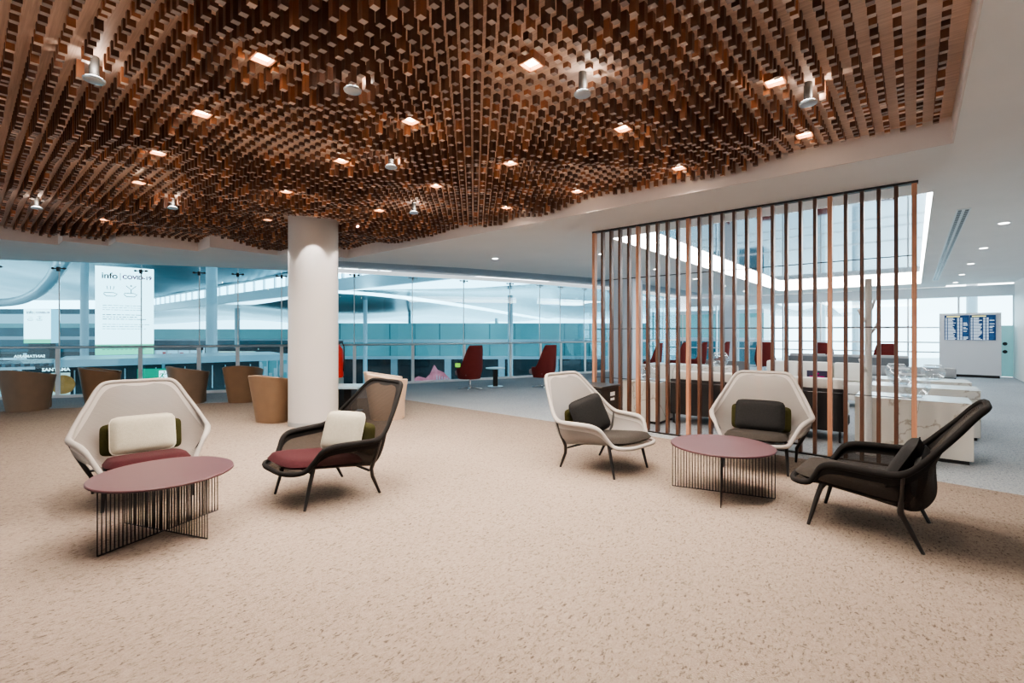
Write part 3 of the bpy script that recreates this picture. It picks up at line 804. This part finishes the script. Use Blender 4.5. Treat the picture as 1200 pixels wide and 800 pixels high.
# ------------------------------------------------------------------ lounge behind the screen
cb = thing('cabinet', 'low black cabinet standing before the left end of the slats', 'cabinet', AB(-3.30, 5.62), ANG)
MB().box((0, 0, .335), (.46, .46, .58), bev=.006).build('carcass', M['cabinet'], cb)
MB().box((0, 0, .640), (.50, .50, .03), bev=.006).build('top_plate', M['cabinet'], cb)
MB().box((0, 0, .025), (.40, .40, .05)).build('plinth', M['black_metal'], cb)
dr = MB().box((0, -.235, .33), (.43, .02, .55)).build('door', M['cabinet'], cb)
MB().box((-.12, -.255, .57), (.16, .015, .018)).build('handle', M['steel'], dr)
MB().box((.236, .05, .54), (.004, .12, .05)).box((.236, .05, .47), (.004, .10, .03)).build('notice', M['white_paint'], cb)

def marble_block(label, a, b, wa_, wb_, h):
    t = thing('marble_block', label, 'plinth', AB(a, b), ANG, 'marble blocks')
    MB().box((0, 0, h/2+.02), (wa_, wb_, h-.04), bev=.006).build('body', M['marble'], t)
    MB().box((0, 0, .02), (wa_-.06, wb_-.06, .04)).build('plinth', M['black_metal'], t)
    return t
marble_block('veined marble block behind the right end of the slats, nearest of its row', -.03, 6.98, .98, .62, .63)
marble_block('veined marble block second from the front at the right end of the slats', .08, 8.55, 1.1, .62, .63)
marble_block('veined marble block third from the front, farthest at the right', .08, 9.75, 1.1, .62, .63)
marble_block('veined marble block left of the long black-backed sofa, behind the slats', -3.14, 6.98, .58, .62, .62)
marble_block('long pale marble counter behind the sofas seen through the slats', -3.3, 9.2, 1.6, .5, .74)
def sofa(label, a, b, L, shell, cush, face, n=3, backh=.66, cushh=.78):
    t = thing('sofa', label, 'sofa', AB(a, b), ANG if face > 0 else ANG+PI, 'lounge sofas')
    MB().box((0, -.36, .14+(backh-.14)/2), (L, .06, backh-.14), bev=.008).build('back_panel', shell, t)
    MB().box((0, 0, .20), (L, .74, .12), bev=.008).build('seat_frame', shell, t)
    for i in range(n):
        w = L/n
        MB().box((-L/2+w*(i+.5), .06, .345), (w-.012, .66, .17), bev=.03).build('seat_cushion', cush, t, smooth=True, angle=.7)
        MB().box((-L/2+w*(i+.5), -.23, .44+(cushh-.44)/2), (w-.012, .18, cushh-.44), bev=.035).build('back_cushion', cush, t, smooth=True, angle=.7)
    for sx in (-1, 1):
        for sy in (-1, 1): MB().box((sx*(L/2-.04), sy*.34, .07), (.025, .025, .14)).build('leg', M['black_metal'], t)
    return t
sofa('long white sofa with black board back right behind the slats', -1.73, 7.37, 2.15, M['black_fabric'], M['white_leather'], 1)
sofa('white sofa facing the slats with a dark placard on its seat', -1.48, 10.8, 1.75, M['white_leather'], M['white_leather'], -1)
sofa('grey sofa standing back to back with the white sofa near the windows', -1.4, 15.6, 2.6, M['grey_fabric'], M['mid_grey'], 1, backh=.72)
sofa('dark grey sofa by the square column, its back to the slats', -2.84, 10.25, .78, M['grey_fabric'], M['grey_fabric'], 1, n=1, backh=.80)
sofa('dark grey bench sofa before the flight board', -.13, 12.76, 1.55, M['grey_fabric'], M['mid_grey'], -1, n=2, backh=.62, cushh=.64)
pc = thing('placard', 'small dark placard with pale lettering propped on the white sofa', 'sign', AB(-1.41, 10.62, .431), ANG)
MB().box((0, .02, .10), (.34, .02, .20)).build('board', M['placard'], pc)
MB().box((0, .06, .006), (.2, .1, .012)).build('foot', M['placard'], pc)
mb = MB()
mb.box((0, .008, .145), (.06, .004, .03)); mb.box((0, .008, .09), (.24, .004, .018)); mb.box((0, .008, .06), (.20, .004, .014))
mb.build('lettering', M['ink_magenta'], pc)
def bowl(label, P, r=.165, h=.25):
    t = thing('glass_bowl', label, 'glass vase', P, 0, 'round glass bowls')
    prof = [(r*.55, 0), (r*.82, h*.16), (r, h*.45), (r*.97, h*.68), (r*.78, h*.92), (r*.66, h)]
    MB().lathe(prof, seg=32, caps=False).build('bowl', M['glass_clear'], t, smooth=True)
    MB().lathe([(r*.56, 0), (r*.56, .012)], seg=24).build('base', M['glass_clear'], t)
    mb = MB().tube([(r*.66*math.cos(k*PI/16), r*.66*math.sin(k*PI/16), h) for k in range(32)], .006, 6, closed=True); mb.build('rim', M['white_metal'], t, smooth=True)
    return t
bowl('round clear glass bowl on the nearest marble block', AB(-.02, 7.02, .63))
bowl('round clear glass bowl on the second marble block at right', AB(-.15, 8.6, .63), .15, .22)
bowl('round clear glass bowl on the farthest marble block, left one', AB(-.22, 9.8, .63), .15, .22)
bowl('round clear glass bowl on the farthest marble block, right one', AB(.22, 9.8, .63), .15, .22)
bowl('bright glass bowl on the marble block left of the black-backed sofa', AB(-3.17, 7.05, .62), .15, .23)
bowl('glass bowl on the long pale counter behind the slats', AB(-2.75, 9.2, .74), .15, .24)
cs = thing('coat_stand', 'white branching coat stand behind the right part of the slats', 'coat stand', (3.95, 5.24, 0))
MB().tube([(0, 0, .01), (0, 0, 1.95)], .034, 12).build('pole', M['white_paint'], cs, smooth=True, angle=.6)
MB().lathe([(.115, 0), (.115, .02), (.03, .035)], seg=28).build('base', M['white_paint'], cs)
for z, sx, ln in ((1.55, -1, .16), (1.42, 1, .16), (1.0, -1, .14), (1.66, 1, .10)):
    MB().tube([(0, 0, z-.1), (sx*ln*.45, 0, z-.02), (sx*ln*.7, 0, z+.06)], [.018, .014, .012], 8).build('branch', M['white_paint'], cs, smooth=True)

# flight information stand
kz = thing('flight_board', 'freestanding white panel showing two screens of flight departures', 'information display', AB(1.28, 20.1), ANG)
MB().box((0, 0, 1.02), (1.36, .22, 1.88), bev=.006).build('cabinet', M['kiosk'], kz)
MB().box((0, 0, .04), (1.30, .18, .08)).build('plinth', M['black_metal'], kz)
for k, sx in enumerate((-.285, .285)):
    scn = MB().box((sx, -.115, 1.51), (.555, .02, .76)).build('screen', M['screen_dark'], kz)
    rows_, hd_, blu = MB(), MB(), MB()
    hd_.box((sx-.08, -.127, 1.855), (.30, .004, .03))
    r2 = random.Random(3+k)
    for i in range(19):
        z = 1.80-i*.036
        x = sx-.262
        for w in (.045, .20, .055, .055, .12):
            ww = w*(.55+.45*r2.random()) if w > .1 else w
            (blu if (w == .12 and r2.random() < .6) else rows_).box((x+ww/2, -.127, z), (ww-.008, .004, .019)); x += w+.012
    rows_.build('rows', M['screen_row'], scn); hd_.build('header', M['screen_yellow'], scn); blu.build('status_cells', M['screen_blue'], scn)

# ------------------------------------------------------------------ terminal hall beyond the glazing
HZ = -4.8
struct(MB().box((-14, 62, HZ-.1), (150, 104, .2)).build('floor', M['hall_floor']))
struct(MB().box((60, 62, HZ-.14), (110, 110, .2)).build('ground', M['apron']))
# upper roof, sloping up towards the lounge, and the lower roof beyond, both in grid coordinates
rows = []
for i in range(25):
    b = 13.0-i*1.25; rows.append([(a, b, 4.85+(13.-b)*.30+.35*math.sin((13-b)*.45)+.05*math.sin(a*.6)) for a in [-130+2.6*k for k in range(50)]])
struct(MB().grid(rows).build('hall_roof', M['hall_roof_dark'], None, (0,0,0), ANG, smooth=True))
rows = []
for i in range(60):
    b = 13.0+i*1.5; rows.append([(a, b, 3.75+.55*math.sin((b-13)*.16+.08*a)+.30*math.sin(a*.23+.5)+.012*(b-13)) for a in [-130+2.6*k for k in range(48)]])
struct(MB().grid(rows).build('hall_roof', M['hall_roof'], None, (0,0,0), ANG, smooth=True))
fas = MB().box((-62, 12.95, 3.85), (134, .25, .62)).box((-62, 12.95, 4.86), (134, .25, .14)); struct(fas.build('hall_beam', M['hall_white'], None, (0,0,0), ANG))
cl = sroot('window_3', (0,0,0), ANG)
MB().box((-62, 12.98, 4.47), (134, .05, .66)).build('daylight_band', M['clerestory'], cl)
mb = MB()
for k in range(84): mb.box((-128+k*1.6, 12.9, 4.47), (.10, .12, .66))
mb.build('mullions', M['hall_white'], cl)
bm_ = crom([dp(80, 296, 28), dp(70, 312, 31), (dp(58, 330, 36)), dp(40, 345, 42), dp(10, 354, 48), dp(-60, 356, 50)], 6)
struct(MB().tube(bm_, .42, 10).build('hall_beam', M['hall_white'], None, smooth=True))
# skylight strip: bright reflection streak of the lower roof, painted as emission
sk = [Vector(p) for p in [(-9.5, 21, 3.25), (-6.5, 23.2, 3.22), (-3.6, 30, 3.15), (0, 41, 3.0), (5.5, 58, 2.8)]]
sk = crom(sk, 8); mb = MB()
for p, q in zip(sk, sk[1:]):
    d = q-p; mb.box((p+q)/2, (d.length+.05, .9, .06), 0, math.atan2(d.y, d.x))
s_ = sroot('roof_streak'); mb.build('reflection_streak', M['white_glow'], s_)
# hall columns
for u, Y, r, z1 in ((99, 24, .17, 8), (248, 22, .23, 8), (428, 30, .13, 3.8), (480, 44, .14, 3.6), (598, 27, .15, 3.5), (582, 40, .14, 2.6), (278, 50, .25, 4), (342, 46, .25, 4)):
    struct(MB().lathe([(r, HZ), (r, z1)], seg=20).build('column', M['hall_white'], None, Vector(((u-600)/F*Y, Y, 0)), smooth=True, angle=.6))
# far gallery: glazed bands over dark shops
gal = thing('gallery_building', 'long teal glazed gallery across the hall, seen right of the round column', 'building', (4, 36, HZ))
gz = lambda v: CAM_Z-(v-HV)*36/F-HZ
def band(name, v0, v1, m, x0, x1, yo=0., dpt=.5):
    return MB().box(((x0+x1)/2, yo+dpt/2, (gz(v0)+gz(v1))/2), (x1-x0, dpt, gz(v0)-gz(v1))).build(name, m, gal)
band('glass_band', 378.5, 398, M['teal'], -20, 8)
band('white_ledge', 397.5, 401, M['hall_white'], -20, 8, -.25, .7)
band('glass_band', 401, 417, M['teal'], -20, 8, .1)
band('white_ledge', 417, 420.5, M['hall_white'], -20, 8, -.3, .7)
band('shopfront', 420.5, 466, M['shop_dark'], -20, 8, .4)
mb = MB()
for k in range(14): mb.box((-19+k*1.9, -.02, (gz(378.5)+gz(398))/2), (.05, .04, gz(378.5)-gz(398))); mb.box((-19+k*1.9, .06, (gz(401)+gz(417))/2), (.05, .05, gz(401)-gz(417)))
mb.build('mullions', M['teal_dark'], gal)
mb = MB()
for k in range(6): mb.box((-13+k*4.1, .2, gz(440)), (.5, .3, 3.0))
mb.build('piers', M['steel'], gal)
# far left gallery and upper floors
g3 = thing('gallery_building', 'teal glazed gallery far across the hall, left of the round column', 'building', (-32, 58, HZ))
gz3 = lambda v: CAM_Z-(v-HV)*58/F-HZ
def band3(name, v0, v1, m, x0=-30, x1=18, yo=0.): return MB().box(((x0+x1)/2, yo, (gz3(v0)+gz3(v1))/2), (x1-x0, .6, gz3(v0)-gz3(v1))).build(name, m, g3)
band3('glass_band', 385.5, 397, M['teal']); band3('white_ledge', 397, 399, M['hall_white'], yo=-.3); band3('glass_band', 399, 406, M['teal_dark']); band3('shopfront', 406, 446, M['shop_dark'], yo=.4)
g4 = thing('upper_floors', 'stacked blue-lit upper floors behind the small information totem', 'building', (-56, 52, HZ))
gz4 = lambda v: CAM_Z-(v-HV)*52/F-HZ
for v0, v1, m in ((352, 362, 'white_glow'), (362, 368, 'teal_dark'), (368, 379, 'shop_cool'), (379, 384, 'teal'), (384, 394, 'teal_dark'), (394, 398, 'hall_white'), (398, 412, 'teal_dark'), (412, 440, 'shop_dark')):
    MB().box((0, 0, (gz4(v0)+gz4(v1))/2), (22, .6, gz4(v0)-gz4(v1))).build('storey', M[m], g4)
gw = thing('glass_walkway', 'teal glazed walkway outside the end windows behind the maroon chairs', 'walkway', (15.5, 38, HZ), ANG)
for z0, z1, m in ((3.2, 5.5, 'teal_dark'), (5.5, 5.8, 'hall_white'), (5.8, 7.6, 'teal'), (7.6, 7.9, 'hall_white')):
    MB().box((0, 0, (z0+z1)/2), (9., 2.0, z1-z0)).build('storey', M[m], gw)
mb = MB()
for i in range(7): mb.box((-4.2+i*1.4, -1.02, 5.5), (.08, .06, 4.6))
mb.build('mullions', M['hall_white'], gw)
for u, Y, r in ((1139, 24, .22), (961, 27, .28), (1003, 36, .25)):
    struct(MB().lathe([(r, HZ), (r, 9.)], seg=20).build('column', M['hall_white'], None, Vector(((u-600)/F*Y, Y, 0)), smooth=True, angle=.6))
# lit shops
def shop(label, u0, u1, v0, v1, Y, m, m2):
    P0, P1 = dp(u0, v1, Y), dp(u1, v0, Y); w = P1.x-P0.x; h = P1.z-P0.z
    t = thing('shopfront', label, 'shop', ((P0.x+P1.x)/2, Y, P0.z), 0, 'lit shopfronts in the hall')
    MB().box((0, .3, h/2), (w, .4, h)).build('lit_interior', m, t)
    MB().box((0, .02, h-.12), (w+.2, .3, .3)).build('sign_band', M['shop_dark'], t)
    mb = MB(); n = max(3, int(w/1.0))
    for i in range(n+1): mb.box((-w/2+w*i/n, 0, h/2), (.09, .12, h))
    mb.build('mullions', M['steel'], t)
    mb = MB(); rr = random.Random(u0)
    for i in range(n*2): mb.box((-w/2+w*(i+.5)/(n*2), .06, h*(.2+.3*rr.random())), (w/(n*2)*.6, .06, h*(.2+.3*rr.random())))
    mb.build('displays', m2, t)
    return t
shop('red and white lit shopfront across the hall left of the blue pillar', 182, 236, 407, 421, 46, M['shop_cool'], M['shop_red'])
shop('warm lit shopfront between pillar and round column', 256, 300, 408, 440, 44, M['shop_bright'], M['shop_dark'])
shop('cool glazed shopfront directly left of the round column', 302, 337, 410, 452, 40, M['teal'], M['steel'])
shop('pale lit shopfront behind the blue pillar', 216, 256, 424, 462, 40, M['shop_cool'], M['shop_dark'])
shop('blue-grey shopfront at the left edge of the hall', -40, 22, 414, 440, 30, M['shop_cool'], M['teal_dark'])

# info totems
def totem(label, P, w, dep, h, rz, big):
    t = thing('information_totem', label, 'sign', P, rz)
    if not big: MB().box((0, dep/2, (HZ-P.z)/2), (w*.8, dep*.7, P.z-HZ)).build('pedestal', M['shop_dark'], t)
    MB().box((0, dep/2, h/2), (w, dep, h)).build('casing', M['sign_side'], t)
    MB().box((0, -.015, h*.56), (w, .03, h*.88)).build('front_face', M['sign_white'], t)
    MB().box((0, -.017, h*.06), (w, .034, h*.12)).build('green_strip', M['sign_green'], t)
    R = (PI/2, 0, 0); k = w/1.5
    text('info', .27*k, M['sign_ink'], t, (-w*.40, -.034, h*.865), R, bold=.006*k)
    MB().box((-w*.085, -.034, h*.89), (.02*k, .004, .24*k)).build('divider', M['sign_ink'], t)
    text('COVID-19', .172*k, M['ink_magenta'], t, (-w*.05, -.034, h*.87), R, bold=.008*k)
    mb = MB()
    for sx in (-.27, .07):                    # hand under water, hand with a raised figure
        c = (sx+.02)*w
        mb.tube([(c-.16*k, -.034, h*.685), (c-.10*k, -.034, h*.665), (c+.10*k, -.034, h*.665), (c+.17*k, -.034, h*.69), (c+.08*k, -.034, h*.705), (c-.16*k, -.034, h*.705), (c-.16*k, -.034, h*.685)], .012*k, 5)
    c = -.25*w
    for q in (-.07, 0, .07): mb.tube([(c+q*k, -.034, h*.74), (c+q*1.3*k, -.034, h*.78)], .009*k, 5)
    c = .10*w
    mb.tube([(c-.13*k, -.034, h*.79), (c, -.034, h*.745), (c+.13*k, -.034, h*.79)], .012*k, 5); mb.tube([(c, -.034, h*.745), (c, -.034, h*.71)], .012*k, 5); mb.lathe([(.02*k, -.02*k), (.03*k, 0), (.02*k, .02*k)], (c, -.034, h*.79), 8)
    mb.build('pictograms', M['sign_ink'], t)
    if big:
        g, d = MB(), MB(); rr = random.Random(5)
        for i, (zz, dark) in enumerate([(.56, 0), (.535, 0), (.51, 0), (.455, 1), (.43, 1), (.405, 1), (.345, 0), (.32, 0), (.295, 0)]):
            x = -w*.38; end = w*(.34-.16*rr.random())
            while x < end:
                l = .04+.10*rr.random(); (d if dark else g).box((x+l/2, -.033, h*zz), (l, .004, .024 if dark else .018)); x += l+.025
        for i in range(10): d.box((-w*.36+i*.12, -.036, h*.06), (.08, .004, .016))
        g.build('small_print', M['ink_grey'], t); d.build('bold_print', M['sign_ink'], t)
        mb = MB()
        for zz in (.85, .7, .55, .42, .36): mb.box((-w/2-.004, dep*.5, h*zz), (.004, dep*.5, .10))
        mb.build('side_print', M['screen_blue'], t)
    return t
K = dp(112, 416, 16.0)
d2r = math.atan2(1.0, 1.25)
tot = totem('tall white box sign reading info COVID-19 beyond the glass', K + Vector((math.cos(d2r)*.78, math.sin(d2r)*.78, 0)), 1.58, .85, 3.03, d2r, True)
K2 = dp(44, 402, 34.)
totem('smaller white information sign farther back at the left', K2, 1.7, .8, 2.45, math.radians(8), False)
# kiosk block under the big totem with pale canopy
kb = thing('kiosk', 'dark kiosk with a pale flat canopy under the large white info sign', 'kiosk', (-11.9, 16.6, HZ), d2r)
MB().box((0, .6, (.30-HZ)/2), (5.2, 2.4, .30-HZ)).build('body', M['shop_dark'], kb)
MB().box((.3, .4, .44-HZ), (6.4, 3.2, .22)).build('canopy', M['hall_white'], kb)
mb = MB()
for i in range(14): mb.box((-2.5+i*.4, -.63, -.2-HZ), (.03, .04, .8))
mb.build('slats', M['steel'], kb)
# exit sign
ex = thing('exit_sign', 'green illuminated emergency exit sign with running figure', 'sign', dp(186, 446, 13.6), .15)
MB().box((0, .1, .17), (.76, .10, .34)).build('front_panel', M['exit_green'], ex)
MB().box((-.52, .14, .17), (.18, .10, .34)).build('side_panel', M['exit_green'], ex)
MB().box((.05, .14, .40), (.06, .04, .2)).build('bracket', M['steel'], ex)
mb = MB(); R0 = lambda x, z: (x, .045, z)
mb.box((.13, .046, .16), (.30, .006, .26)); mb.build('pictogram_field', M['letter_white'], ex)
mb = MB()
mb.tube([R0(.10, .20), R0(.06, .13)], .022, 6); mb.tube([R0(.06, .13), R0(.12, .09), R0(.10, .04)], .014, 6); mb.tube([R0(.06, .13), R0(.02, .09), R0(-.03, .09)], .014, 6)
mb.tube([R0(.10, .20), R0(.16, .18), R0(.19, .21)], .011, 6); mb.tube([R0(.10, .20), R0(.03, .20), R0(.01, .16)], .011, 6); mb.lathe([(.01, -.022), (.022, 0), (.01, .022)], R0(.125, .245), 10)
mb.build('running_figure', M['exit_green'], ex)
# pavilion cafe with slatted roof, name in lit letters
pv = thing('cafe_pavilion', 'cafe pavilion with slatted pergola roof and lit SANTAMARIA letters', 'cafe', (-17.6, 18.2, HZ), .42)
top = .15-HZ
MB().box((0, 1.2, top-.1), (4.2, 3.6, .10)).build('roof_frame', M['steel'], pv)
mb = MB()
for i in range(16): mb.box((-1.95+i*.26, 1.2, top+.02), (.10, 3.8, .12))
mb.build('roof_slats', M['teal_dark'], pv)
MB().box((0, 2.9, top/2), (4.0, .15, top-.2)).build('back_wall', M['shop_dark'], pv)
MB().box((.6, 1.4, top-1.0), (2.4, .10, 1.5)).build('lit_interior', M['shop_bright'], pv)
for sx in (-2.0, 2.0):
    for y in (-.5, 2.8): MB().box((sx, y, top/2-.1), (.12, .12, top-.2)).build('post', M['black_metal'], pv)
bpy.context.view_layer.update()
inv = pv.matrix_world.inverted()
q = inv @ dp(49, 435, 17.4); MB().box((q.x+.55, q.y+.05, q.z+.06), (1.5, .04, .26)).build('sign_board', M['shop_dark'], pv)
text('SANTAMARIA', .165, M['letter_white'], pv, q, (PI/2, 0, 0), sx=1.05, bold=.004)
q = inv @ dp(53, 418.5, 20.5); text('SANTAMARIA', .165, M['letter_white'], pv, q, (PI/2, 0, PI), bold=.004)
MB().box((q.x-.8, q.y-.03, q.z-.12), (1.9, .04, .05)).build('letter_rail', M['black_metal'], pv)
T = MB(); prof = []
for k in range(14): prof.append((.55*math.cos(k*PI/13-PI/2)+.0, .5+.5*math.sin(k*PI/13-PI/2)))
bs = thing('round_poster', 'round orange food picture on the cafe front under the pergola', 'poster', dp(74, 469, 13.4), .42)
m_ = MB(); T = Matrix.Translation((0, 0, .45)) @ Matrix.Rotation(PI/2, 4, 'X'); m_.lathe([(.27, 0), (.27, .04)], seg=28); m_.v = [T @ v for v in m_.v]; m_.build('disc', M['orange'], bs)
# large pink poster low in the hall, yellow pictogram sign
pk = thing('poster', 'large pink and white mural picture low behind the glass', 'poster', dp(505, 452, 22.), 0)
pts = [(-1.0, 0), (-.95, .25), (-.6, .45), (-.25, .35), (-.05, .55), (.15, .98), (.3, .75), (.6, .62), (.9, .3), (1.05, 0)]
vs = [(x, 0, z) for x, z in pts] + [(x, .06, z) for x, z in pts]; n = len(pts)
MB().add(vs, [tuple(range(n)), tuple(range(n, 2*n))[::-1]] + [(i, (i+1) % n, n+(i+1) % n, n+i) for i in range(n)]).build('picture', M['pink'], pk)
m_ = MB()
for i in range(5): m_.box((.28+.12*i, -.01, .28), (.04, .01, .42-.05*i), 0)
m_.build('stripes', M['hall_white'], pk)
ys = thing('wayfinding_sign', 'small black sign with yellow pictograms left of the maroon chair', 'sign', dp(537, 442, 24.), 0)
MB().box((0, 0, .42), (.42, .08, .84)).build('board', M['black_metal'], ys)
MB().box((-.02, -.05, .62), (.26, .02, .20)).box((.0, -.05, .22), (.26, .02, .16)).build('pictograms', M['yellow'], ys)

# ------------------------------------------------------------------ world, lights, camera
w = bpy.data.worlds.new('World'); sc.world = w; w.use_nodes = True
nt = w.node_tree; nt.nodes.clear()
wo = nt.nodes.new('ShaderNodeOutputWorld'); bg = nt.nodes.new('ShaderNodeBackground'); bg.inputs[0].default_value = (.90, .96, 1., 1)
tcw = nt.nodes.new('ShaderNodeTexCoord'); dt = nt.nodes.new('ShaderNodeVectorMath'); dt.operation = 'DOT_PRODUCT'; dt.inputs[1].default_value = (.45, .89, 0)
mrw = nt.nodes.new('ShaderNodeMapRange'); mrw.inputs['From Min'].default_value = -.5; mrw.inputs['From Max'].default_value = .8
mrw.inputs['To Min'].default_value = 1.25; mrw.inputs['To Max'].default_value = 5.0
nt.links.new(tcw.outputs['Generated'], dt.inputs[0]); nt.links.new(dt.outputs['Value'], mrw.inputs['Value']); nt.links.new(mrw.outputs[0], bg.inputs[1])
nt.links.new(bg.outputs[0], wo.inputs[0])
cam = bpy.data.cameras.new('camera'); co = bpy.data.objects.new('camera', cam); COL.objects.link(co)
co.location = (0, 0, CAM_Z); co.rotation_euler = (PI/2, 0, 0); cam.sensor_width = 36; cam.lens = F/1200*36; cam.shift_y = -10/1200
cam.clip_end = 400; cam.clip_start = .05
sc.camera = co
sc.cycles.use_denoising = True
sc.cycles.max_bounces = 8; sc.cycles.diffuse_bounces = 4; sc.cycles.transparent_max_bounces = 16
sc.cycles.sample_clamp_indirect = 6.
sc.view_settings.view_transform = 'AgX'
sc.view_settings.look = 'AgX - Medium High Contrast'
sc.view_settings.exposure = .5
